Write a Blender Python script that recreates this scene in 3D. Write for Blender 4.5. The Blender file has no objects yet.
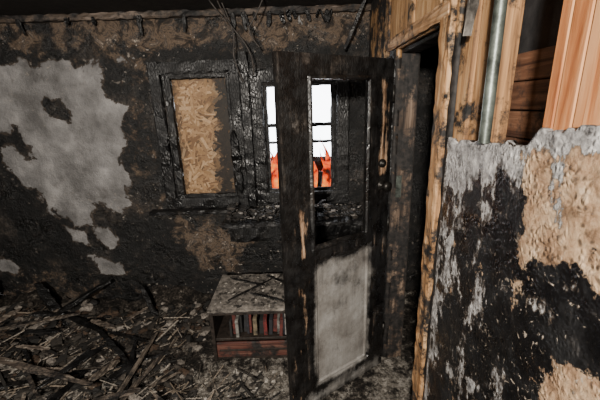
import bpy, bmesh, math, random
import numpy as np
from mathutils import Vector, Matrix
random.seed(7)
SC=bpy.context.scene
COL=SC.collection
BY=2.77; RX=.57; CEIL=2.5

# ---------------------------------------------------------------- noise
_t=np.random.RandomState(3).rand(64,256,256)
def vn(x,y,s=0):
    T=_t[s%64]
    xi=np.floor(x).astype(int);yi=np.floor(y).astype(int)
    fx=x-xi;fy=y-yi
    fx=fx*fx*(3-2*fx);fy=fy*fy*(3-2*fy)
    a=T[xi&255,yi&255];b=T[(xi+1)&255,yi&255];c=T[xi&255,(yi+1)&255];d=T[(xi+1)&255,(yi+1)&255]
    return (a*(1-fx)+b*fx)*(1-fy)+(c*(1-fx)+d*fx)*fy
def fbm(x,y,sc,o=4,s=0):
    r=0;a=.5;t=0
    for i in range(o):
        r=r+a*vn(x*sc+17.3*i,y*sc+9.1*i,s+i);t+=a;a*=.55;sc*=2.03
    return r/t
def sdf(x,y,poly):
    p=np.array(poly,float);n=len(p)
    d=np.full(x.shape,1e9);ins=np.zeros(x.shape,bool)
    for i in range(n):
        a=p[i];b=p[(i+1)%n];e=b-a
        wx=x-a[0];wy=y-a[1]
        h=np.clip((wx*e[0]+wy*e[1])/(e@e+1e-12),0,1)
        d=np.minimum(d,np.hypot(wx-e[0]*h,wy-e[1]*h))
        if abs(e[1])>1e-9:
            c=((a[1]>y)!=(b[1]>y))&(x<(b[0]-a[0])*(y-a[1])/e[1]+a[0]);ins^=c
    return np.where(ins,-d,d)
def pm(x,y,poly,bl=.06):
    return np.clip(.5-sdf(x,y,poly)/(2*bl*1.5),0,1)
def box_m(x,y,x0,x1,y0,y1,bl=.05):
    return pm(x,y,[(x0,y0),(x1,y0),(x1,y1),(x0,y1)],bl)

# ---------------------------------------------------------------- materials
class M:
    def __init__(s,name):
        s.m=bpy.data.materials.new(name);s.m.use_nodes=True
        s.t=s.m.node_tree;s.n=s.t.nodes;s.b=s.n['Principled BSDF']
        s.b.inputs['Roughness'].default_value=.8
        s.tc=s.n.new('ShaderNodeTexCoord').outputs['Object']
    def L(s,a,b): s.t.links.new(a,b)
    def map(s,scale=(1,1,1),rot=(0,0,0),loc=(0,0,0)):
        k=s.n.new('ShaderNodeMapping');k.inputs['Scale'].default_value=scale;k.inputs['Rotation'].default_value=rot;k.inputs['Location'].default_value=loc
        s.L(s.tc,k.inputs['Vector']);return k.outputs[0]
    def noise(s,sc,det=6,rough=.6,vec=None,dist=0):
        k=s.n.new('ShaderNodeTexNoise');k.inputs['Scale'].default_value=sc;k.inputs['Detail'].default_value=det
        k.inputs['Roughness'].default_value=rough;k.inputs['Distortion'].default_value=dist
        s.L(vec if vec is not None else s.tc,k.inputs['Vector'])
        q=s.n.new('ShaderNodeMath');q.operation='MULTIPLY_ADD';q.use_clamp=True
        q.inputs[1].default_value=1.9;q.inputs[2].default_value=-.45
        s.L(k.outputs['Fac'],q.inputs[0]);return q.outputs[0]
    def vor(s,sc,feat='F1',vec=None,out='Distance'):
        k=s.n.new('ShaderNodeTexVoronoi');k.feature=feat;k.inputs['Scale'].default_value=sc
        s.L(vec if vec is not None else s.tc,k.inputs['Vector']);return k.outputs[out]
    def ramp(s,f,stops):
        k=s.n.new('ShaderNodeValToRGB');e=k.color_ramp.elements
        while len(e)<len(stops): e.new(.5)
        for i,(p,c) in enumerate(stops):
            e[i].position=p
            c=(c,c,c) if not isinstance(c,tuple) else c
            e[i].color=(*c,1)
        s.L(f,k.inputs[0]);return k.outputs[0]
    def mix(s,f,a,b):
        k=s.n.new('ShaderNodeMix');k.data_type='RGBA'
        if isinstance(f,(int,float)): k.inputs[0].default_value=f
        else: s.L(f,k.inputs[0])
        for i,v in ((6,a),(7,b)):
            if isinstance(v,tuple): k.inputs[i].default_value=(*v,1)
            else: s.L(v,k.inputs[i])
        return k.outputs[2]
    def math(s,op,a,b=None,c=None):
        k=s.n.new('ShaderNodeMath');k.operation=op
        for i,v in enumerate((a,b,c)):
            if v is None: continue
            if isinstance(v,(int,float)): k.inputs[i].default_value=v
            else: s.L(v,k.inputs[i])
        return k.outputs[0]
    def attr(s,name='mask'):
        k=s.n.new('ShaderNodeAttribute');k.attribute_name=name
        q=s.n.new('ShaderNodeSeparateColor');s.L(k.outputs['Color'],q.inputs[0])
        return q.outputs[0],q.outputs[1],q.outputs[2],k.outputs['Color']
    def col(s,c):
        if isinstance(c,tuple): s.b.inputs['Base Color'].default_value=(*c,1)
        else: s.L(c,s.b.inputs['Base Color'])
    def rough(s,v,spec=None):
        if isinstance(v,(int,float)): s.b.inputs['Roughness'].default_value=v
        else: s.L(v,s.b.inputs['Roughness'])
        if spec is not None: s.b.inputs['Specular IOR Level'].default_value=spec
    def bump(s,h,st=.5,dist=.01):
        k=s.n.new('ShaderNodeBump');k.inputs['Strength'].default_value=st;k.inputs['Distance'].default_value=dist
        s.L(h,k.inputs['Height']);s.L(k.outputs[0],s.b.inputs['Normal'])
    def edge(s,mask,nz,amt=.7,w=.03,c=.5):
        v=s.math('ADD',mask,s.math('MULTIPLY',s.math('SUBTRACT',nz,.5),amt))
        return s.ramp(v,[(c-w,0.),(c+w,1.)])

def mat_backwall():
    m=M('burned_plaster');R,G,B,_=m.attr()
    n1=m.noise(2.5,8,.65);n2=m.noise(14,8,.7);n3=m.noise(40,6,.7)
    soot=m.ramp(n2,[(.4,(.002,.002,.002)),(.65,(.005,.0044,.004)),(.9,(.03,.025,.021))])
    soot=m.mix(m.ramp(n1,[(.56,0.),(.8,.8)]),soot,m.ramp(n3,[(.3,(.004,.0033,.003)),(.85,(.07,.056,.045))]))
    br=m.ramp(m.noise(8,8,.75,dist=.8),[(.25,(.004,.0035,.003)),(.42,(.022,.015,.01)),(.53,(.105,.073,.049)),(.62,(.022,.017,.014)),(.74,(.155,.12,.092)),(.86,(.32,.28,.23))])
    c=m.mix(m.edge(G,m.noise(6,9,.72),1.4,.1),soot,br)
    paint=m.ramp(m.noise(5,8,.6),[(.25,(.09,.086,.084)),(.6,(.175,.169,.166)),(.85,(.26,.25,.242))])
    paint=m.mix(m.ramp(n3,[(.58,0.),(.88,.5)]),paint,(.045,.038,.033))
    paint=m.mix(m.ramp(m.noise(4,9,.75),[(.58,0.),(.85,.65)]),paint,(.04,.034,.03))
    pn=m.noise(7,10,.66,dist=.5)
    pe=m.edge(R,pn,1.05,.012)
    rim=m.edge(R,pn,1.05,.06,.44)
    c=m.mix(m.math('MULTIPLY',rim,.75),c,(.075,.055,.04))
    c=m.mix(pe,c,paint)
    fleck=m.math('MULTIPLY',m.ramp(m.noise(26,5,.6),[(.74,0.),(.78,1.)]),m.ramp(m.noise(2.2,3),[(.42,0.),(.62,1.)]))
    c=m.mix(m.math('MULTIPLY',fleck,m.ramp(B,[(0.,.35),(1.,1.)])),c,(.25,.22,.19))
    m.col(c)
    h=m.math('ADD',m.math('MULTIPLY',pe,.8),m.math('MULTIPLY',n2,.7))
    m.bump(m.math('ADD',h,m.math('MULTIPLY',n3,.35)),.95,.016)
    m.rough(m.ramp(m.noise(6,6),[(.3,.30),(.65,.75)]),.35)
    return m.m
def mat_rightlow():
    m=M('blistered_plaster');R,G,B,_=m.attr()
    n2=m.noise(16,8,.7);n3=m.noise(55,6,.7)
    sv=m.map((34,15,4.5)); streak=m.noise(1.0,7,.7,vec=sv)
    soot=m.ramp(n2,[(.4,(.002,.002,.0025)),(.7,(.006,.0056,.006)),(.95,(.045,.04,.037))])
    warp=m.noise(12,4,.6)
    vv=m.n.new('ShaderNodeVectorMath');vv.operation='ADD'
    k=m.n.new('ShaderNodeTexNoise');k.inputs['Scale'].default_value=18;m.L(m.tc,k.inputs['Vector'])
    sc=m.n.new('ShaderNodeVectorMath');sc.operation='SCALE';sc.inputs['Scale'].default_value=.04
    m.L(k.outputs['Color'],sc.inputs[0]);m.L(m.tc,vv.inputs[0]);m.L(sc.outputs[0],vv.inputs[1])
    vd=m.vor(30,'DISTANCE_TO_EDGE',vec=vv.outputs[0]);v2=m.vor(46,'F1',vec=vv.outputs[0])
    tan=m.ramp(m.noise(14,9,.75),[(.2,(.08,.043,.022)),(.42,(.27,.165,.095)),(.62,(.40,.275,.17)),(.85,(.54,.42,.30))])
    tan=m.mix(m.math('MULTIPLY',m.ramp(vd,[(.0,1.),(.12,0.)]),m.ramp(warp,[(.35,0.),(.75,.75)])),tan,(.075,.042,.022))
    tan=m.mix(m.math('MULTIPLY',m.ramp(v2,[(.14,1.),(.36,0.)]),m.ramp(m.noise(7,5),[(.38,0.),(.58,.9)])),tan,(.055,.034,.021))
    white=m.ramp(m.noise(22,8,.75),[(.25,(.06,.056,.056)),(.5,(.26,.25,.245)),(.85,(.56,.54,.52))])
    te=m.edge(G,m.noise(11,9,.7),1.2,.03)
    wn=m.math('MULTIPLY_ADD',streak,.6,m.math('MULTIPLY',m.noise(20,8,.75),.4))
    we=m.edge(R,wn,2.0,.03)
    c=m.mix(te,soot,tan)
    c=m.mix(m.math('MULTIPLY',m.edge(R,wn,2.0,.04,.42),.6),c,(.09,.067,.05))
    c=m.mix(we,c,white)
    fl=m.ramp(m.noise(34,6,.7,dist=1.2),[(.72,0.),(.76,1.)])
    c=m.mix(m.math('MULTIPLY',fl,m.ramp(B,[(.0,.15),(1.,1.)])),c,(.36,.30,.24))
    m.col(c)
    bl=m.math('MULTIPLY',m.ramp(m.vor(70,vec=vv.outputs[0]),[(0.,1.),(.6,0.)]),m.ramp(m.noise(5,4),[(.35,0.),(.55,.8)]))
    m.bump(m.math('ADD',m.math('ADD',m.math('ADD',m.math('MULTIPLY',te,.5),we),bl),m.math('ADD',m.math('MULTIPLY',n2,.5),m.math('MULTIPLY',n3,.25))),.75,.007)
    m.rough(m.ramp(m.math('ADD',m.noise(9,6),m.math('MULTIPLY',m.math('ADD',te,we),.4)),[(.3,.22),(.75,.7)]),.4)
    return m.m
def mat_wood(name,lo,mid,hi,axis='z',char=.0,useattr=False,rough=.7):
    m=M(name)
    sc={'z':(28,28,1.6),'y':(28,1.6,28),'x':(1.6,28,28)}[axis]
    g=m.noise(1.3,6,.6,vec=m.map(sc),dist=.8)
    c=m.ramp(g,[(.2,lo),(.5,mid),(.85,hi)])
    blk=m.ramp(m.noise(30,5,.6),[(.3,(.004,.004,.004)),(.8,(.025,.021,.019))])
    if useattr:
        R,G,B,_=m.attr()
        e=m.edge(G,m.noise(7,9,.72),1.2,.10)
        c=m.mix(e,blk,c)
    if char>0:
        c=m.mix(m.ramp(m.noise(5,8,.75),[(1-char-.08,0.),(1-char+.08,1.)]),c,blk)
    m.col(c);m.bump(g,.3,.004);m.rough(rough,.3)
    return m.m
def mat_char(name='charred_wood',lift=1.,axis='z'):
    m=M(name)
    v=m.vor(55,'DISTANCE_TO_EDGE',vec=m.map({'z':(1,1,.45),'x':(.45,1,1),'y':(1,.45,1)}[axis]))
    n=m.noise(9,8,.75)
    c=m.ramp(n,[(.35,(.0025*lift,.0025*lift,.0028*lift)),(.7,(.006*lift,.0055*lift,.0052*lift)),(.95,(.04*lift,.034*lift,.029*lift))])
    m.col(c);m.bump(m.math('ADD',m.ramp(v,[(0.,0.),(.15,1.)]),m.math('MULTIPLY',n,1.2)),.45,.004)
    m.rough(m.ramp(m.noise(7,4),[(.3,.28),(.7,.65)]),.35)
    return m.m
def mat_osb():
    m=M('osb_strand');_,_,_,C=m.attr('tint');n=m.noise(120,4,.6)
    m.col(m.mix(m.ramp(n,[(.4,0.),(.9,.35)]),C,(.05,.03,.016)));m.bump(n,.2,.001);m.rough(.65,.3);return m.m
def mat_door():
    m=M('burned_door_paint');R,G,B,_=m.attr()
    n=m.noise(14,8,.7)
    vs=m.noise(1.2,6,.65,vec=m.map((30,30,3)))
    mx=m.math('MULTIPLY_ADD',vs,.4,m.math('MULTIPLY',m.noise(6,9,.75),.6))
    blk=m.ramp(mx,[(.35,(.0025,.0023,.0023)),(.58,(.0065,.0056,.0051)),(.78,(.05,.041,.034))])
    gr=m.ramp(m.math('MULTIPLY_ADD',vs,.1,m.math('MULTIPLY',m.noise(5,9,.7),.9)),[(.15,(.07,.061,.054)),(.45,(.155,.144,.132)),(.8,(.25,.24,.227))])
    wd=m.ramp(vs,[(.2,(.04,.02,.011)),(.5,(.15,.085,.048)),(.8,(.32,.21,.135))])
    c=m.mix(m.edge(G,m.math('MULTIPLY_ADD',vs,.6,m.math('MULTIPLY',m.noise(9,9,.75),.4)),1.3,.12),blk,wd)
    c=m.mix(m.edge(R,m.math('MULTIPLY_ADD',vs,.2,m.math('MULTIPLY',m.noise(6,9,.72),.8)),1.2,.25),c,gr)
    m.col(c)
    al=m.vor(60,'DISTANCE_TO_EDGE',vec=m.map((1,1,.6)))
    m.bump(m.math('ADD',m.math('ADD',n,vs),m.math('MULTIPLY',m.ramp(al,[(0.,0.),(.12,.8)]),m.ramp(R,[(0.,1.),(.4,0.)]))),.3,.004);m.rough(m.ramp(n,[(.3,.25),(.7,.6)]),.4)
    return m.m
def mat_floor():
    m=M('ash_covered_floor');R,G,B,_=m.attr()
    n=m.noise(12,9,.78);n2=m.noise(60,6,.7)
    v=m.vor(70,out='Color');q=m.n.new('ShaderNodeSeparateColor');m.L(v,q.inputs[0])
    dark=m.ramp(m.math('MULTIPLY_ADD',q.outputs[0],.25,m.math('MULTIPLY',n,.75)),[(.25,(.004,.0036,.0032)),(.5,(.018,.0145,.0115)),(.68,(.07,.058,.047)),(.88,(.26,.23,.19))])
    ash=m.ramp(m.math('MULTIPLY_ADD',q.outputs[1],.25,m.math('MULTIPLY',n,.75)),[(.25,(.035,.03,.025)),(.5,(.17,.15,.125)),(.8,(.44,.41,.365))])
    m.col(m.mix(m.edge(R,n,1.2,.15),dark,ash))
    m.bump(m.math('ADD',n,m.math('MULTIPLY',n2,.5)),1,.03);m.rough(.9,.2)
    return m.m
def mat_plain(name,c,rough=.7,metal=0,nz=.35,sc=25):
    m=M(name);n=m.noise(sc,6,.7)
    d=tuple(max(0,x*(1-nz*1.6)) for x in c);h=tuple(min(1,x*(1+nz)) for x in c)
    m.col(m.ramp(n,[(.2,d),(.8,h)]));m.rough(rough,.3);m.b.inputs['Metallic'].default_value=metal
    m.bump(n,.3,.004);return m.m
def mat_attr(name,sc=30,dirt=.8):
    m=M(name);_,_,_,C=m.attr('tint');n=m.noise(sc,6,.7)
    m.col(m.mix(m.ramp(n,[(.35,0.),(.8,dirt)]),C,(.012,.011,.010)));m.bump(n,.5,.006);m.rough(.8,.3)
    return m.m

# ---------------------------------------------------------------- builders
def link(o,parent=None):
    COL.objects.link(o)
    if parent: o.parent=parent
    return o
def grid(name,P0,U,V,N,w,h,res,mask=None,disp=None,holes=(),thick=.1,mat=None,top=None,parent=None,smooth=True):
    nu=int(round(w/res));nv=int(round(h/res))
    u,v=np.meshgrid(np.linspace(0,w,nu+1),np.linspace(0,h,nv+1),indexing='xy')
    u=u.ravel();v=v.ravel()
    if top is not None: v=v*(top(u)/h)
    P0=np.array(P0,float);U=np.array(U,float);V=np.array(V,float);N=np.array(N,float)
    P=P0+u[:,None]*U+v[:,None]*V
    if disp is not None: P=P+disp(u,v)[:,None]*N
    i,j=np.meshgrid(np.arange(nu),np.arange(nv),indexing='xy');i=i.ravel();j=j.ravel()
    a=j*(nu+1)+i
    F=np.stack([a,a+1,a+nu+2,a+nu+1],1)
    keep=np.ones(len(F),bool)
    uc=u[F].mean(1);vc=v[F].mean(1)
    for (x0,x1,y0,y1) in holes: keep&=~((uc>x0)&(uc<x1)&(vc>y0)&(vc<y1))
    F=F[keep]
    if np.dot(np.cross(U,V),N)<0: F=F[:,::-1]
    me=bpy.data.meshes.new(name);me.from_pydata(P.tolist(),[],F.tolist())
    cm=np.zeros((len(P),4),np.float32);cm[:,3]=1
    if mask is not None:
        for k,arr in enumerate(mask(u,v)): cm[:,k]=arr
    at=me.color_attributes.new('mask','FLOAT_COLOR','POINT');at.data.foreach_set('color',cm.ravel())
    bm=bmesh.new();bm.from_mesh(me);bmesh.ops.delete(bm,geom=[x for x in bm.verts if not x.link_faces],context='VERTS');bm.to_mesh(me);bm.free()
    if smooth: me.shade_smooth()
    o=link(bpy.data.objects.new(name,me),parent)
    if thick:
        s=o.modifiers.new('thickness','SOLIDIFY');s.thickness=thick;s.offset=-1
    if mat: me.materials.append(mat)
    return o
def boxes(name,lst,mat,parent=None,bev=.003,jit=0,tint=None):
    bm=bmesh.new()
    lay=bm.verts.layers.float_color.new('tint') if tint else None
    for k,b in enumerate(lst):
        x0,x1,y0,y1,z0,z1=b[:6]
        c=Vector(((x0+x1)/2,(y0+y1)/2,(z0+z1)/2))
        S=Matrix.Diagonal((x1-x0,y1-y0,z1-z0,1))
        R=b[6].to_4x4() if len(b)>6 else Matrix.Identity(4)
        r=bmesh.ops.create_cube(bm,size=1,matrix=Matrix.Translation(c)@R@S)
        for v in r['verts']:
            if jit: v.co+=Vector((random.uniform(-jit,jit) for _ in range(3)))
            if tint: v[lay]=(*tint[k],1)
    if bev: bmesh.ops.bevel(bm,geom=bm.edges[:],offset=bev,segments=1,affect='EDGES')
    me=bpy.data.meshes.new(name);bm.to_mesh(me);bm.free()
    if mat: me.materials.append(mat)
    return link(bpy.data.objects.new(name,me),parent)
def plank(name,p0,p1,w,t,mat,parent=None,seg=14,rough=.006,taper=.6,seed=1,roll=0.):
    """rough burned board from p0 to p1, eroded cross-section"""
    rnd=random.Random(seed);p0=Vector(p0);p1=Vector(p1);d=(p1-p0).normalized()
    up=Vector((0,0,1)) if abs(d.z)<.9 else Vector((0,1,0))
    sx=d.cross(up).normalized();sy=sx.cross(d).normalized()
    if roll:
        q=Matrix.Rotation(roll,3,d);sx=q@sx;sy=q@sy
    bm=bmesh.new();prev=None
    for i in range(seg+1):
        f=i/seg;c=p0.lerp(p1,f)
        k=1-(1-taper)*max(0,(abs(f-.5)*2-.6)/.4)
        ring=[]
        for a,b in ((-1,-.6),(-.8,-1),(.8,-1),(1,-.6),(1,.6),(.8,1),(-.8,1),(-1,.6)):
            ring.append(bm.verts.new(c+sx*(a*w/2*k+rnd.uniform(-rough,rough))+sy*(b*t/2*k+rnd.uniform(-rough,rough))))
        if prev:
            for n in range(8): bm.faces.new((prev[n],prev[(n+1)%8],ring[(n+1)%8],ring[n]))
        else: bm.faces.new(ring[::-1])
        prev=ring
    bm.faces.new(prev)
    bmesh.ops.recalc_face_normals(bm,faces=bm.faces[:])
    me=bpy.data.meshes.new(name);bm.to_mesh(me);bm.free();me.materials.append(mat)
    return link(bpy.data.objects.new(name,me),parent)
def tube(name,pts,r,mat,parent=None,res=4):
    cu=bpy.data.curves.new(name,'CURVE');cu.dimensions='3D';cu.bevel_depth=r;cu.bevel_resolution=res;cu.use_fill_caps=True
    for P in (pts if isinstance(pts[0][0],(tuple,list,Vector)) else [pts]):
        s=cu.splines.new('NURBS');s.points.add(len(P)-1)
        for q,p in zip(s.points,P): q.co=(*p,1)
        s.use_endpoint_u=True;s.order_u=3
    cu.materials.append(mat)
    return link(bpy.data.objects.new(name,cu),parent)
def lathe(name,prof,mat,loc,axis,parent=None,n=24):
    bm=bmesh.new();rings=[]
    q=Vector((0,0,1)).rotation_difference(Vector(axis)).to_matrix()
    for r,h in prof:
        rings.append([bm.verts.new(Vector(loc)+q@Vector((r*math.cos(a),r*math.sin(a),h))) for a in [2*math.pi*i/n for i in range(n)]])
    for a,b in zip(rings,rings[1:]):
        for i in range(n): bm.faces.new((a[i],a[(i+1)%n],b[(i+1)%n],b[i]))
    bm.faces.new(rings[0][::-1]);bm.faces.new(rings[-1])
    me=bpy.data.meshes.new(name);bm.to_mesh(me);bm.free();me.shade_smooth();me.materials.append(mat)
    return link(bpy.data.objects.new(name,me),parent)
def empty(name,loc=(0,0,0)):
    o=bpy.data.objects.new(name,None);o.location=loc;o.empty_display_size=.1;return link(o)

CH=mat_char();CHL=mat_char('scorched_wood',2.6,'x')
BW=mat_backwall();FL=mat_floor()

# ================================================================ ROOM SHELL
X0=-3.3
def bw_mask(u,v):
    x=u+X0;z=v
    A=[(-2.9,2.19),(-2.29,2.19),(-2.12,2.22),(-2.02,2.15),(-1.86,2.18),(-1.72,2.15),(-1.55,2.18),(-1.49,2.09),(-1.55,1.98),(-1.48,1.88),(-1.39,1.79),(-1.40,1.61),(-1.48,1.40),(-1.45,1.18),(-1.50,1.01),(-1.63,.95),(-1.74,1.06),(-1.85,1.02),(-1.85,.86),(-1.97,.81),(-2.10,.94),(-2.18,1.03),(-2.28,1.17),(-2.38,1.26),(-2.47,1.39),(-2.48,1.52),(-2.38,1.51),(-2.29,1.45),(-2.22,1.38),(-2.22,1.55),(-2.31,1.68),(-2.43,1.70),(-2.9,1.75)]
    R=pm(x,z,A,.06)*(1-pm(x,z,[(-2.04,1.92),(-1.89,1.90),(-1.82,1.80),(-1.85,1.70),(-1.96,1.76),(-2.05,1.84)],.04))
    for p in ([(-1.86,.80),(-1.70,.83),(-1.65,.68),(-1.72,.59),(-1.83,.69)],[(-2.75,.55),(-2.64,.54),(-2.57,.43),(-2.64,.38),(-2.78,.43)],
              [(-2.1,.84),(-1.92,.78),(-1.92,.65),(-2.06,.69)],[(-1.93,.545),(-1.67,.47),(-1.62,.34),(-1.84,.34)]):
        R=np.maximum(R,pm(x,z,p,.04))
    light=[[(-.14,2.48),(.08,2.5),(.2,2.43),(.12,2.3),(-.03,2.26),(-.12,2.35)],[(-1.43,2.22),(-1.24,2.21),(-1.17,2.11),(-1.32,2.11)]]
    G=.62*box_m(x,z,-3.3,.6,2.22,2.6,.05)
    G=np.maximum(G,.75*pm(x,z,[(-1.1,.9),(-.54,.79),(-.48,.57),(-.61,.34),(-.93,.4),(-1.05,.64)],.08))
    G=np.maximum(G,.36*box_m(x,z,-1.45,-1.15,.9,2.2,.05))
    G=np.maximum(G,.45*box_m(x,z,-3.3,-1.2,0,.35,.15))
    for p in light: G=np.maximum(G,pm(x,z,p,.05)); 
    R=np.maximum(R,.5*pm(x,z,light[0],.09));R=np.maximum(R,.6*pm(x,z,light[1],.05))
    B=np.maximum(box_m(x,z,-1.5,.57,0,.9,.2),box_m(x,z,-3.3,.57,2.15,2.5,.1))
    return R,G,B
def bw_disp(u,v):
    R,G,B=bw_mask(u,v)
    return .005*np.clip(R,0,1)+.02*(fbm(u,v,3,4,5)-.5)+.01*(fbm(u,v,14,3,9)-.5)
wall_back=grid('wall_back',(X0,BY,0),(1,0,0),(0,0,1),(0,-1,0),5.5,2.5,.02,bw_mask,bw_disp,
    holes=[(-1.0-X0,-.54-X0,1.06,2.04),(-.26-X0,.30-X0,1.08,1.96)],thick=.14,mat=BW)
def fl_h(x,y):
    h=.05*fbm(x,y,3,5,11)+.05*fbm(x,y,8,4,15)-.06
    h+=.6*np.exp(-(BY-y)/.32)*np.clip(fbm(x,y,2.6,4,20)-.22,0,1)*np.clip((-.75-x)/.15,0,1)
    h+=.14*np.exp(-(BY-y)/.3)*fbm(x,y,4,3,21)*(x>=-.8)
    h+=.26*np.exp(-((x+2.3)**2+(y-2.0)**2)/.3)*fbm(x,y,5,4,22)
    h+=.16*np.exp(-((x+1.15)**2+(y-2.3)**2)/.06)*fbm(x,y,7,4,23)
    return h
def fl_mask(u,v):
    x=u+X0;y=v-2
    R=.30+.6*(fbm(x,y,2.2,4,31)-.5)
    R=np.maximum(R,.95*pm(x,y,[(-.85,1.95),(0,2.0),(.1,1.3),(-.7,1.3)],.15))
    R=np.maximum(R,.66*pm(x,y,[(-2.2,1.8),(-1.3,2.0),(-.8,1.7),(-1.0,1.2),(-2.2,1.2)],.3))
    R=np.maximum(R,.6*box_m(x,y,.35,.8,1.5,2.3,.1))
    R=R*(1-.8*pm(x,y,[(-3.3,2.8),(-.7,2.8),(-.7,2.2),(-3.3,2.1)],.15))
    return R,R*0,R*0
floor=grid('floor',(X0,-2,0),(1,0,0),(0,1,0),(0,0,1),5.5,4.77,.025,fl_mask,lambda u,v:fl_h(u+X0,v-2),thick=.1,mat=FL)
PL=mat_plain('sooty_plaster',(.02,.017,.015),.9)
boxes('ceiling',[(X0,2.2,-2,BY+.14,CEIL,CEIL+.1)],PL,bev=0)
boxes('wall_left',[(X0-.1,X0,-2,BY,0,CEIL)],PL,bev=0)
boxes('wall_front',[(X0-.1,2.3,-2.1,-2,0,CEIL)],PL,bev=0)
boxes('wall_east',[(2.2,2.3,-2,BY,0,CEIL)],PL,bev=0)
t1=plank('trim_1',(X0,BY-.02,2.475),(RX,BY-.02,2.475),.05,.045,mat_wood('scorched_trim',(.015,.011,.008),(.05,.036,.026),(.13,.10,.08),'x',.5),seg=90,rough=.006,taper=1)
rnd=random.Random(91)
for i in range(26):     # shreds of burned ceiling lath and paper hanging along the cornice
    x=rnd.choice((rnd.uniform(-2.6,.4),rnd.uniform(-.8,.3)));L=rnd.uniform(.03,.14)
    plank('hanging_shred_%d'%i,(x,BY-.055,2.47),(x+rnd.uniform(-.04,.04),BY-.045,2.47-L),rnd.uniform(.01,.035),.008,CH,t1,7,.004,.4,300+i)

# ---- right wall: sheathing round the doorway
WP=mat_wood('scorched_plywood',(.11,.052,.02),(.30,.165,.07),(.46,.30,.16),'z',0,True)
def wr_mask(u,v):
    y=u+1.26;z=v
    G=.8*box_m(y,z,1.26,2.3,2.05,2.6,.06)
    G=np.maximum(G,.5*box_m(y,z,2.3,2.77,1.9,2.5,.1))
    G=np.maximum(G,.45*box_m(y,z,2.0,2.77,1.2,2.0,.1))
    return G*0,G,G*0
wall_right=grid('wall_right',(RX,1.26,0),(0,1,0),(0,0,1),(-1,0,0),1.5,2.5,.02,wr_mask,lambda u,v:.006*(fbm(u,v,6,3,41)-.5),
    holes=[(.12,.74,-1,2.08)],thick=.03,mat=WP)
boxes('trim_6',[(RX-.014,RX-.001,1.40,1.45,2.15,2.49),(RX-.014,RX-.001,1.72,1.80,2.15,2.49),(RX-.014,RX-.001,2.15,2.22,2.1,2.49)],mat_wood('scorched_battens',(.09,.045,.018),(.26,.145,.065),(.40,.26,.14),'z',.45),jit=.002)
def top(u):
    Y=u-.6
    t=np.interp(Y,[-.6,.5,.62,.76,.80,.83,1.29],[1.75,1.75,1.745,1.725,1.715,1.685,1.65])
    return t+.02*(fbm(u,u*0,14,4,50)-.5)+.02*(vn(u*60,u*0,52)-.5)
W1=[(1.30,1.68),(.81,1.72),(.815,1.61),(.844,1.575),(.914,1.59),(.96,1.53),(1.037,1.53),(1.09,1.46),(1.23,1.46)]
W3=[(1.35,1.66),(1.146,1.56),(1.068,1.364),(1.1,1.13),(1.17,.95),(1.19,.3),(1.19,0),(1.4,0)]
T=[(.84,1.66),(.80,1.76),(.5,1.8),(.5,1.49),(.568,1.49),(.629,1.448),(.70,1.436),(.779,1.387),(.813,1.448),(.809,1.547)]
T2=[(.652,1.234),(.597,1.26),(.538,1.281),(.3,1.3),(.3,1.0),(.62,1.07)]
def rl_mask(u,v):
    y=u-.6;z=v
    R=np.maximum(.78*pm(y,z,W1,.03),.60*pm(y,z,W3,.05))
    R=np.maximum(R,.50*pm(y,z,[(1.064,1.509),(.901,1.535),(.844,1.48),(.922,1.405),(1.013,1.42)],.03))
    R=np.maximum(R,.7*pm(y,z,[(.956,.853),(.88,.91),(.834,.891),(.913,.82)],.015))
    R=np.maximum(R,.6*pm(y,z,[(.839,1.267),(.666,1.293),(.68,1.33),(.80,1.32)],.02))
    R=np.maximum(R,.6*pm(y,z,[(.645,1.398),(.58,1.402),(.60,1.43)],.012))
    R=np.maximum(R,.8*pm(y,z,[(.86,1.66),(.84,1.76),(.3,1.8),(.3,1.71),(.72,1.69),(.8,1.67)],.015))
    R=np.maximum(R,.15+.6*(fbm(y,z,5,4,60)-.5))
    R=np.maximum(R,.34*pm(y,z,[(1.05,1.30),(.92,1.36),(.86,1.1),(.95,.8),(1.1,.8)],.05))
    G=np.maximum(.85*pm(y,z,T,.03),.85*pm(y,z,T2,.03))
    G=np.maximum(G,.75*pm(y,z,[(.60,1.40),(.45,1.44),(.45,1.52),(.58,1.50)],.03))
    G=np.maximum(G,.18*box_m(y,z,.4,1.2,.6,1.6,.05))
    B=np.maximum(box_m(y,z,.3,.8,1.0,1.45,.05),.6*box_m(y,z,.8,1.2,.2,1.4,.1))
    return R,G,B
boxes('wall_right_rear',[(RX,RX+.14,-2,-.6,0,CEIL)],PL,bev=0)
grid('wall_right_plaster',(RX,-.6,0),(0,1,0),(0,0,1),(-1,0,0),1.87,1.7,.01,rl_mask,
     lambda u,v:.008*(fbm(u,v,8,4,61)-.5)+.004*np.clip(rl_mask(u,v)[1],0,1),thick=.022,mat=mat_rightlow(),top=top)
FIR=mat_wood('fir_stud',(.20,.06,.018),(.34,.13,.045),(.45,.225,.105),'z')
PLY=mat_wood('scorched_stud',(.09,.042,.018),(.31,.165,.072),(.46,.29,.15),'z',.47)
DK=mat_wood('sheathing_board',(.03,.012,.007),(.10,.045,.024),(.19,.10,.058),'y',.4)
RX2=RX+.024
boxes('wall_stud_new',[(RX2-.012,RX2+.10,.715,.765,1.6,CEIL),(RX2-.012,RX2+.10,.768,.80,1.6,CEIL),(RX2-.012,RX2+.10,.60,.712,1.6,CEIL)],FIR,bev=.003)
boxes('wall_stud_burned',[(RX2,RX2+.10,1.11,1.16,0,CEIL),(RX2-.012,RX2+.10,1.165,1.255,1.45,CEIL)],PLY,jit=.003)
boxes('wall_sheathing',[(RX2+.115,RX2+.135,-.6,1.26,1.50+i*.088,1.583+i*.088) for i in range(5)],DK,bev=.003,jit=.002)
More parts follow.
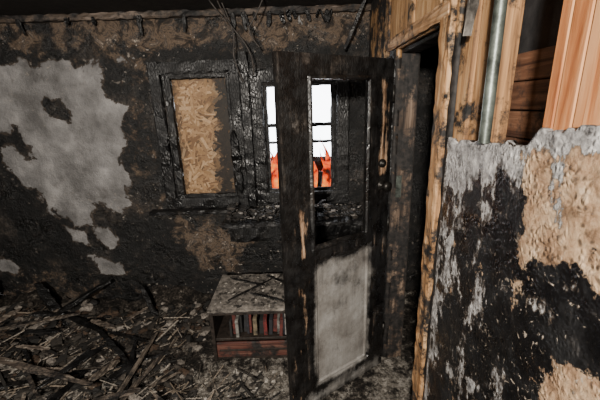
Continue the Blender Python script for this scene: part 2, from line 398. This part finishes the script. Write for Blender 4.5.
boxes('wall_sheathing_upper',[(RX2+.135,RX2+.15,-.6,1.26,0,CEIL)],mat_plain('tar_paper',(.02,.018,.018),.8),bev=0)
boxes('wall_top_plate',[(RX2,RX2+.10,-.6,1.26,CEIL-.045,CEIL)],PLY)
PIPE=mat_plain('galvanized_steel',(.11,.125,.11),.42,.6,.5,12)
cd=empty('conduit_pipe')
tube('pipe',[(RX-.012,.995,1.672),(RX-.012,.996,2.0),(RX-.012,.998,2.5)],.0165,PIPE,cd,6)
lathe('coupling',[(.021,0),(.021,.03),(.0165,.031)],PIPE,(RX-.012,.996,2.12),(0,0,1),cd)

# ---- door frame
JW=mat_wood('door_casing_wood',(.10,.048,.018),(.29,.155,.068),(.43,.275,.15),'z',.47)
JD=mat_char('burned_jamb',1.2)
plank('trim_2',(RX-.012,1.325,0),(RX-.012,1.325,2.15),.024,.085,JW,seg=50,rough=.004,taper=1)
plank('trim_3',(RX-.012,1.30,2.115),(RX-.012,2.12,2.115),.024,.06,mat_wood('door_header_wood',(.10,.05,.02),(.30,.17,.085),(.48,.33,.20),'y',.4),seg=20,rough=.003,taper=1)
plank('trim_4',(RX-.008,2.045,0),(RX-.008,2.045,2.08),.02,.075,JD,seg=50,rough=.003,taper=1)
jb=empty('door_jamb')
boxes('jamb_far',[(RX,RX+.13,2.0,2.02,0,2.08)],mat_wood('jamb_wood',(.012,.008,.006),(.06,.04,.028),(.2,.14,.1),'z',.57),jb)
boxes('jamb_near',[(RX+.03,RX+.13,1.36,1.38,0,2.08)],JD,jb)
boxes('jamb_head',[(RX+.03,RX+.13,1.38,2.0,2.06,2.08)],JD,jb)
boxes('strike_plate',[(RX+.03,RX+.065,1.993,2.0,1.22,1.36)],PIPE,jb,bev=.001)
boxes('wall_corridor',[(RX+.1,RX+.14,2.02,BY,0,CEIL)],PL,bev=0)

# ================================================================ WINDOWS
OP=[(.36,.96),(.42,.98),(.45,.9),(.47,.3),(.42,.1),(.44,0),(.30,0),(.33,.3),(.33,.45),(.37,.55),(.38,.62),(.34,.68),(.33,.76),(.37,.84)]
w1=empty('window_1')
boxes('osb_core',[(-1.0,-.54,BY+.05,BY+.062,1.06,2.04)],mat_plain('osb_core',(.10,.06,.03)),w1,bev=0)
rnd=random.Random(77);bm=bmesh.new();lay=bm.verts.layers.float_color.new('tint')
for k in range(1100):
    cx=rnd.uniform(.005,.455);cz=rnd.uniform(.005,.975)
    L=rnd.uniform(.04,.11);W=rnd.uniform(.010,.026);a=rnd.gauss(.3,.9)+ (math.pi/2 if rnd.random()<.3 else 0)
    ca,sa=math.cos(a),math.sin(a);dep=.048-k*.0000075
    g=rnd.random();c=[(.13,.068,.03),(.20,.115,.055),(.25,.148,.072),(.28,.172,.088),(.21,.12,.053),(.34,.225,.128)][min(5,int(g*6))]
    q=float(sdf(np.array([cx]),np.array([cz]),OP)[0])+.04*(float(fbm(np.array([cx]),np.array([cz]),12,4,70)[0])-.5)*2
    eb=min(cx,.46-cx,cz,.98-cz)
    kf=1 if q>0 else .03
    if q>0: kf*=min(1,.2+q/.09)
    kf*=min(1,.25+eb/.05*.75)
    c=tuple(x*kf+.003 for x in c)
    vs=[]
    for du_,dv_ in ((-.5,-.4),(-.46,-.5),(.45,-.5),(.5,.1),(.47,.5),(-.48,.45)):
        x=cx+ca*du_*L-sa*dv_*W;z=cz+sa*du_*L+ca*dv_*W
        x=min(max(x,.002),.458);z=min(max(z,.002),.978)
        v=bm.verts.new((-1.0+x,BY+dep+rnd.uniform(-.0002,0),1.06+z));v[lay]=(*c,1);vs.append(v)
    bm.faces.new(vs)
me=bpy.data.meshes.new('osb_strands');bm.to_mesh(me);bm.free();me.materials.append(mat_osb());link(bpy.data.objects.new('osb_strands',me),w1)
def frame(name,x0,x1,z0,z1,w,y,t,par,sd,mat=CH):
    plank(name+'_l',(x0+w/2,y,z0),(x0+w/2,y,z1),w,t,mat,par,24,.004,1,sd)
    plank(name+'_r',(x1-w/2,y,z0),(x1-w/2,y,z1),w,t,mat,par,24,.004,1,sd+1)
    plank(name+'_t',(x0,y,z1-w/2),(x1,y,z1-w/2),t,w,mat,par,16,.004,1,sd+2)
    plank(name+'_b',(x0,y,z0+w/2),(x1,y,z0+w/2),t,w,mat,par,16,.004,1,sd+3)
frame('casing',-1.15,-.44,.97,2.15,.09,BY-.02,.03,w1,1)
frame('sash',-1.045,-.505,1.04,2.075,.05,BY-.006,.02,w1,9,mat_char('burned_sash',1.2))
w2=empty('window_2')
frame('casing',-.37,.42,.98,2.08,.10,BY-.02,.03,w2,21)
frame('sash',-.275,.31,1.07,1.98,.035,BY+.03,.03,w2,31)
plank('meeting_rail',(-.25,BY+.03,1.64),(.30,BY+.03,1.64),.035,.03,CH,w2,14,.004,1,41)
plank('lower_rail',(-.25,BY+.05,1.50),(.30,BY+.05,1.50),.03,.02,CH,w2,14,.005,1,42)
plank('center_muntin',(-.01,BY+.03,1.07),(.0,BY+.03,1.97),.035,.03,CH,w2,14,.004,1,43)
plank('mullion_post',(-.405,BY-.035,.98),(-.405,BY-.035,2.2),.075,.06,CH,w2,24,.006,1,44)
plank('hanging_char',(-.52,BY-.07,1.62),(-.50,BY-.06,1.05),.06,.04,CH,w1,14,.014,.4,46)
sl=plank('trim_5',(-1.28,BY-.065,.95),(.50,BY-.065,.95),.10,.03,mat_char('ashy_sill',1.8,'x'),None,60,.004,1,45)
lg=plank('window_ledge',(-.62,BY-.24,.905),(.52,BY-.24,.905),.24,.04,CHL,None,40,.008,1,49)
plank('ledge_apron',(-.60,BY-.15,.79),(.50,BY-.15,.79),.05,.19,CH,lg,30,.008,1,50)

# ---- fire outside the window
fm=M('flame');R_,G_,B_,_=fm.attr();fn=fm.noise(6,5,.6,dist=1.5)
fc=fm.ramp(fm.math('MULTIPLY_ADD',fn,.85,fm.math('MULTIPLY',R_,.2)),[(.22,(.01,.001,.0003)),(.40,(.4,.018,.001)),(.52,(.95,.09,.006)),(.68,(1,.22,.02)),(.9,(1,.55,.15))])
fm.col((.02,.005,.002));fm.L(fc,fm.b.inputs['Emission Color']);fm.b.inputs['Emission Strength'].default_value=1.7
fr=empty('fire')
rnd=random.Random(5);bm=bmesh.new();lay=bm.verts.layers.float_color.new('mask')
for k in range(34):
    x=-.6+k*.04+rnd.uniform(-.03,.03);y=3.12+rnd.uniform(-.06,.12);H=rnd.uniform(.42,.66);r0=rnd.uniform(.05,.10);ph=rnd.uniform(0,6)
    prev=None;n=12
    for i in range(n+1):
        t=i/n;r=r0*(math.sin(math.pi*min(1,t*.8+.25))**.8)*(1-t)**.5+.001
        cx=x+.06*math.sin(ph+t*6)*t;cz=.88+H*t
        ring=[]
        for a in range(8):
            th=a*math.pi/4;v=bm.verts.new((cx+r*math.cos(th),y+r*.6*math.sin(th),cz));v[lay]=(1-t,0,0,1);ring.append(v)
        if prev:
            for a in range(8): bm.faces.new((prev[a],prev[(a+1)%8],ring[(a+1)%8],ring[a]))
        prev=ring
me=bpy.data.meshes.new('flames');bm.to_mesh(me);bm.free();me.shade_smooth();me.materials.append(fm.m);link(bpy.data.objects.new('flames',me),fr)
for i in range(7):
    plank('burning_board_%d'%i,(-.75,3.26,.1+i*.185),(.85,3.26,.1+i*.185),.03,.18,CH,fr,20,.012,1,60+i)
for i in range(2):
    plank('burning_log_%d'%i,(-.45+.5*i,3.0,.0),(-.28+.48*i,3.02,1.22-.02*i),.05,.05,CH,fr,12,.010,.6,80+i)

# ================================================================ DOOR
DL=Vector((-.09,1.55,0));DR=Vector((.53,1.95,0));du=(DR-DL).normalized();dn=Vector((du.y,-du.x,0));DW=.738
def d_mask(u,v):
    z=v+.015
    R=pm(u,z,[(.17,.93),(.30,.97),(.45,.93),(.60,1.0),(.60,.13),(.17,.13)],.02)*(.62+.5*fbm(u,z,4,3,90))
    R=R*np.clip((1.02-z)/.2,0,1)**.5
    R=np.maximum(R,.58*box_m(u,z,.1,.738,0,.10,.03)+0)
    G=np.maximum(.65*pm(u,z,[(.65,1.9),(.70,1.9),(.71,1.38),(.65,1.38)],.025),.6*pm(u,z,[(.07,1.32),(.13,1.3),(.13,1.02),(.09,1.0)],.02))
    G=np.maximum(G,.7*pm(u,z,[(.06,.85),(.09,.85),(.10,.79),(.06,.79)],.015));G=np.maximum(G,.2*box_m(u,z,.62,.738,0,1.0,.03))
    G=np.maximum(G,.2*box_m(u,z,.0,.15,0,.9,.03))
    return R,G,R*0
def d_disp(u,v):
    z=v+.015
    inner=sdf(u,z,[(.17,.14),(.60,.14),(.60,.98),(.17,.98)])
    d=np.where(inner<0,-.011,0)+np.where(np.abs(inner+.012)<.01,.008,0)
    o=sdf(u,z,[(.18,1.06),(.55,1.06),(.55,1.91),(.18,1.91)])
    d+=np.where((o>0)&(o<.02),.007,0)
    return d+.004*(fbm(u,z,12,3,91)-.5)
dr=empty('door_1')
grid('leaf',DL+Vector((0,0,.015))+dn*.018,du,(0,0,1),dn,DW,2.01,.01,d_mask,d_disp,holes=[(.18,.55,1.045,1.895)],thick=.04,mat=mat_door(),parent=dr,smooth=False)
IR=mat_plain('burned_brass',(.02,.018,.016),.4,.6,.4,30)
def dp(u,z,n=0): return DL+du*u+dn*n+Vector((0,0,z))
lathe('knob_rose',[(.001,0),(.032,0),(.030,.008),(.012,.010),(.012,.03),(.022,.036),(.029,.048),(.027,.060),(.012,.067)],IR,dp(.665,1.33,.022),dn,dr)
lathe('deadbolt',[(.001,0),(.026,0),(.024,.012),(.012,.014),(.010,.022)],IR,dp(.665,1.46,.022),dn,dr)
tube('lever',[dp(.665,1.33,.06),dp(.64,1.335,.065),dp(.60,1.32,.06)],.008,IR,dr)
for i,z in enumerate((.25,1.02,1.8)):
    lathe('hinge_%d'%i,[(.008,0),(.008,.09)],IR,dp(DW+.004,z,.02),(0,0,1),dr,12)

# ================================================================ BOOKSHELF
bs=empty('low_bookcase')
SX0,SX1,SY0,SY1,SH=-.67,-.03,2.02,2.53,.43
plank('top_board',(SX0-.01,(SY0+SY1)/2,SH-.012),(SX1+.01,(SY0+SY1)/2,SH-.012),SY1-SY0,.028,mat_plain('ash_dusted_wood',(.13,.115,.10),.9,0,.62,16),bs,30,.004,1,60)
CB=mat_plain('charred_case',(.02,.015,.012),.6,0,.5,30)
boxes('case',[(SX0,SX0+.025,SY0,SY1,0,SH-.025),(SX1-.025,SX1,SY0,SY1,0,SH-.025),(SX0+.025,SX1-.025,SY1-.015,SY1,0,SH-.025),
   (SX0+.025,SX1-.025,SY0+.01,SY1-.015,.165,.185),(SX0+.025,SX1-.025,SY0+.01,SY1-.015,0,.03),(SX0+.025,SX1-.025,SY0,SY0+.02,.385,.405)],CB,bs,.002)
DRM=mat_wood('drawer_wood',(.02,.008,.006),(.065,.022,.016),(.12,.06,.042),'x',.45)
boxes('drawer_front',[(SX0+.03,SX1-.03,SY0-.006,SY0+.012,.035,.16)],DRM,bs,.004)
boxes('drawer_rail',[(SX0+.05,SX1-.05,SY0-.012,SY0-.004,.09,.105)],CB,bs,.001)
lst=[];tn=[];x=SX0+.13
pal=[(.16,.155,.14),(.02,.02,.025),(.13,.02,.018),(.02,.02,.022),(.14,.11,.07),(.015,.015,.015),(.26,.245,.23),(.03,.02,.02),(.10,.025,.02),(.03,.04,.07)]
while x<SX1-.08:
    w=random.uniform(.010,.034);h=random.uniform(.09,.185);dd=random.uniform(.01,.09)
    R=Matrix.Rotation(random.uniform(-.04,.14) if random.random()<.45 else 0,3,'Y')
    lst.append((x,x+w,SY0+dd,SY0+dd+.16,.189,.189+h,R));tn.append(random.choice(pal));x+=w+random.choice((.001,.001,.014))
boxes('books',lst,mat_attr('scorched_book_covers',24,.92),None,.0015,0,tn)

# ================================================================ DEBRIS
DB=empty('fire_debris')
def hz(x,y): return float(fl_h(np.array([x]),np.array([y]))[0])
def rubble(name,n,region,smin,smax,cols,mat,seed,hb=0,flat=.5):
    rnd=random.Random(seed);bm=bmesh.new();lay=bm.verts.layers.float_color.new('tint')
    for _ in range(n):
        x0,x1,y0,y1=region[rnd.randrange(len(region))];x=rnd.uniform(x0,x1);y=rnd.uniform(y0,y1)
        s=smin+(smax-smin)*rnd.random()**2.2
        c=rnd.choice(cols)
        r=bmesh.ops.create_icosphere(bm,subdivisions=1,radius=s)
        sc=Vector((rnd.uniform(.6,1.5),rnd.uniform(.6,1.2),flat*rnd.uniform(.5,1.3)))
        R=Matrix.Rotation(rnd.uniform(0,6.3),3,'Z')@Matrix.Rotation(rnd.uniform(-.5,.5),3,'X')
        b=Vector((x,y,hz(x,y)+hb+s*.2))
        for v in r['verts']:
            p=v.co*rnd.uniform(.5,1.25);p=Vector((p.x*sc.x,p.y*sc.y,p.z*sc.z));v.co=R@p+b;v[lay]=(*c,1)
    me=bpy.data.meshes.new(name);bm.to_mesh(me);bm.free();me.materials.append(mat);return link(bpy.data.objects.new(name,me),DB)
DM=mat_attr('rubble_material',60,.9)
rubble('rubble_pile',2800,[(-3.2,-.8,1.0,2.6),(-3.2,-.8,1.0,2.6),(-3.2,-.8,2.2,2.64)],.005,.055,
  [(.01,.009,.008),(.03,.025,.02),(.06,.05,.04),(.012,.011,.01),(.20,.175,.15),(.05,.03,.018)],DM,5)
rubble('ash_rubble',420,[(-.75,-.16,1.05,1.92)],.004,.03,[(.36,.33,.29),(.22,.20,.17),(.03,.025,.02),(.02,.017,.015),(.12,.10,.08)],DM,6)
rubble('far_rubble',200,[(.0,.5,2.1,2.62)],.006,.05,[(.30,.28,.25),(.03,.025,.02),(.02,.017,.015),(.12,.10,.08)],DM,9)
rubble('plaster_chunks',260,[(-3.0,-.82,1.2,2.5)],.008,.04,[(.30,.27,.23),(.20,.18,.15),(.14,.12,.10)],DM,8,0,.25)
def sprinkle(name,n,x0,x1,y0,y1,z,s,seed,cols,par,pile=0):
    rnd=random.Random(seed);bm=bmesh.new();lay=bm.verts.layers.float_color.new('tint')
    for _ in range(n):
        r=bmesh.ops.create_icosphere(bm,subdivisions=1,radius=s*(.25+.75*rnd.random()**2));c=rnd.choice(cols)
        px=rnd.uniform(x0,x1)
        b=Vector((px,rnd.uniform(y0,y1),z+s*.1+pile*rnd.random()*(.4+.6*math.sin(px*9)**2)))
        R=Matrix.Rotation(rnd.uniform(0,6.3),3,'Z')
        S=(rnd.uniform(.5,2.2),rnd.uniform(.4,1.),rnd.uniform(.2,.7))
        for v in r['verts']: v.co=R@Vector((v.co.x*S[0]*rnd.uniform(.7,1.2),v.co.y*S[1]*rnd.uniform(.7,1.2),v.co.z*S[2]))+b;v[lay]=(*c,1)
    me=bpy.data.meshes.new(name);bm.to_mesh(me);bm.free();me.materials.append(DM);return link(bpy.data.objects.new(name,me),par)
sprinkle('sill_ash',90,-.6,.4,BY-.10,BY-.05,.97,.018,3,[(.03,.027,.025),(.30,.28,.25),(.08,.07,.06)],sl)
sprinkle('ledge_clutter',520,-.58,.48,BY-.33,BY-.15,.93,.034,13,[(.015,.013,.012),(.22,.20,.185),(.04,.034,.03),(.010,.009,.009),(.012,.011,.010),(.03,.025,.02)],lg,.11)
sprinkle('ash_flakes',300,SX0+.03,SX1-.03,SY0+.03,SY1-.03,SH+.002,.017,4,[(.32,.29,.25),(.03,.025,.02),(.10,.085,.07),(.02,.018,.015)],bs)
for i,(a,b) in enumerate([((-.55,2.12),(-.25,2.4)),((-.15,2.1),(-.4,2.2)),((-.6,2.45),(-.3,2.3)),((-.3,2.48),(-.1,2.3))]):
    plank('ash_stick_%d'%i,(*a,SH+.012),(*b,SH+.02),.014,.008,CH,bs,10,.003,.5,200+i)
rnd=random.Random(12);bm=bmesh.new();lay=bm.verts.layers.float_color.new('tint')
for k in range(1500):
    x=rnd.uniform(-3.0,-.2);y=rnd.uniform(1.05,2.5)
    if x>-.85 and y>1.9: continue
    L=rnd.uniform(.03,.20)*rnd.choice((.5,1,1.7));a=rnd.gauss(.9,.9);t=rnd.uniform(.0015,.005)
    R=Matrix.Rotation(a,4,'Z')@Matrix.Rotation(rnd.uniform(-.25,.25),4,'Y')
    c=rnd.choice([(.26,.21,.16),(.14,.11,.08),(.012,.011,.01),(.05,.04,.03),(.32,.28,.235),(.02,.018,.015),(.015,.014,.012),(.01,.009,.008)])
    r=bmesh.ops.create_cube(bm,size=1,matrix=Matrix.Translation((x,y,hz(x,y)+rnd.uniform(.004,.035)))@R@Matrix.Diagonal((L,t*rnd.uniform(1,4),t,1)))
    for v in r['verts']: v[lay]=(*c,1)
me=bpy.data.meshes.new('splintered_wood');bm.to_mesh(me);bm.free();me.materials.append(DM);link(bpy.data.objects.new('splintered_wood',me),DB)
GW=mat_wood('scorched_lath',(.015,.011,.008),(.06,.047,.036),(.2,.165,.13),'y',.45)
GX=mat_wood('scorched_board',(.02,.015,.011),(.09,.07,.055),(.24,.205,.165),'x',.42)
P=[((-1.30,2.15),(-1.05,1.3),.035),((-1.15,2.2),(-1.22,1.25),.03),((-2.5,2.0),(-1.4,1.75),.04),((-2.3,1.6),(-1.55,1.95),.03),((-.95,2.4),(-1.2,1.5),.03),
   ((-1.9,1.35),(-1.1,1.55),.03),((-2.9,2.3),(-2.2,1.6),.05),((-1.0,1.7),(-.5,1.35),.025),((-2.1,2.5),(-1.6,2.2),.04),((-.88,1.9),(-1.3,1.6),.02),
   ((-1.7,2.3),(-1.2,1.9),.03),((-2.4,2.2),(-1.9,2.45),.04),((-1.8,1.7),(-1.5,1.2),.03),((-1.5,1.9),(-1.0,2.05),.025)]
rnd=random.Random(31)
for i in range(34):
    x=rnd.uniform(-2.9,-1.1);y=rnd.uniform(1.3,2.4);a=rnd.gauss(.7,.8);L=rnd.uniform(.18,.5)
    P.append(((x,y),(min(-.88,x+L*math.cos(a)),min(2.5,max(1.2,y+L*math.sin(a)*rnd.choice((1,-1))))),rnd.uniform(.018,.055)))
for i,(a,b,w) in enumerate(P):
    plank('charred_lumber',(*a,hz(*a)+.03+.015*(i%4)),(*b,hz(*b)+.025+.03*(i%3)),w,w*.4,(CH,GW,GX,CH,GW)[i%5],DB,18,.004,.4,100+i)
plank('charred_lumber',(-2.75,2.35,.0),(-2.68,2.56,.42),.07,.05,CH,DB,14,.008,.5,140)
plank('charred_lumber',(-2.3,2.35,.06),(-1.7,2.62,.36),.06,.03,CH,DB,14,.006,.5,142)
plank('charred_lumber',(-2.0,2.40,.06),(-2.35,2.62,.36),.07,.02,CH,DB,14,.006,.5,143)
plank('charred_lumber',(-1.25,2.45,.04),(-1.45,2.64,.28),.04,.02,CH,DB,14,.006,.5,144)

# ================================================================ WIRES
WR=mat_plain('burned_wire',(.04,.034,.03),.5,.2,.5)
tube('hanging_wires',[[(-.52,2.55,2.5),(-.46,2.53,2.36),(-.36,2.54,2.25),(-.30,2.56,2.12),(-.31,2.60,2.02)],
  [(-.5,2.6,2.5),(-.42,2.62,2.3),(-.47,2.62,2.15),(-.4,2.66,1.98)],
  [(-.2,2.5,2.5),(-.26,2.5,2.38),(-.34,2.52,2.30),(-.25,2.55,2.2)],
  [(-.57,2.5,2.5),(-.53,2.5,2.44),(-.46,2.5,2.36)]],.005,WR)
plank('hanging_lath',(.50,2.55,2.5),(.36,2.6,2.18),.025,.015,CHL,None,10,.003,.7,150)
plank('metal_strap',(RX-.02,1.06,2.5),(RX-.03,1.13,1.99),.035,.006,mat_plain('scorched_steel',(.10,.09,.08),.5,.6,.4),None,12,.002,.7,151)

# ================================================================ LIGHTS
def area(name,loc,tgt,size,e,col):
    l=bpy.data.lights.new(name,'AREA');l.energy=e;l.size=size;l.color=col
    o=link(bpy.data.objects.new(name,l));o.location=loc
    o.rotation_euler=(Vector(tgt)-Vector(loc)).to_track_quat('-Z','Y').to_euler();return o
area('work_light',(-.35,-1.1,2.15),(-.15,2.4,1.0),.15,215,(1,.93,.83))
area('work_light.001',(-1.4,.4,2.4),(-1.3,2.4,.3),.2,18,(1,.94,.88))
w=bpy.data.worlds.new('sky');SC.world=w;w.use_nodes=True
bg=w.node_tree.nodes['Background'];bg.inputs[0].default_value=(.93,.96,1,1);bg.inputs[1].default_value=10

# ================================================================ CAMERA
f=330.;p=math.atan2(91.5,317.)
Rv=Vector((1,0,0));Dv=Vector((0,-math.sin(p),-math.cos(p)))
right=(Rv+Dv*.033).normalized();down=(Dv-Rv*.033).normalized();back=right.cross(-down)
cam=bpy.data.cameras.new('camera');cam.sensor_width=36;cam.lens=f/600*36;cam.clip_start=.02
co=link(bpy.data.objects.new('camera',cam))
m=Matrix((right,-down,back)).transposed().to_4x4();m.translation=Vector((0,0,1.8));co.matrix_world=m
SC.camera=co
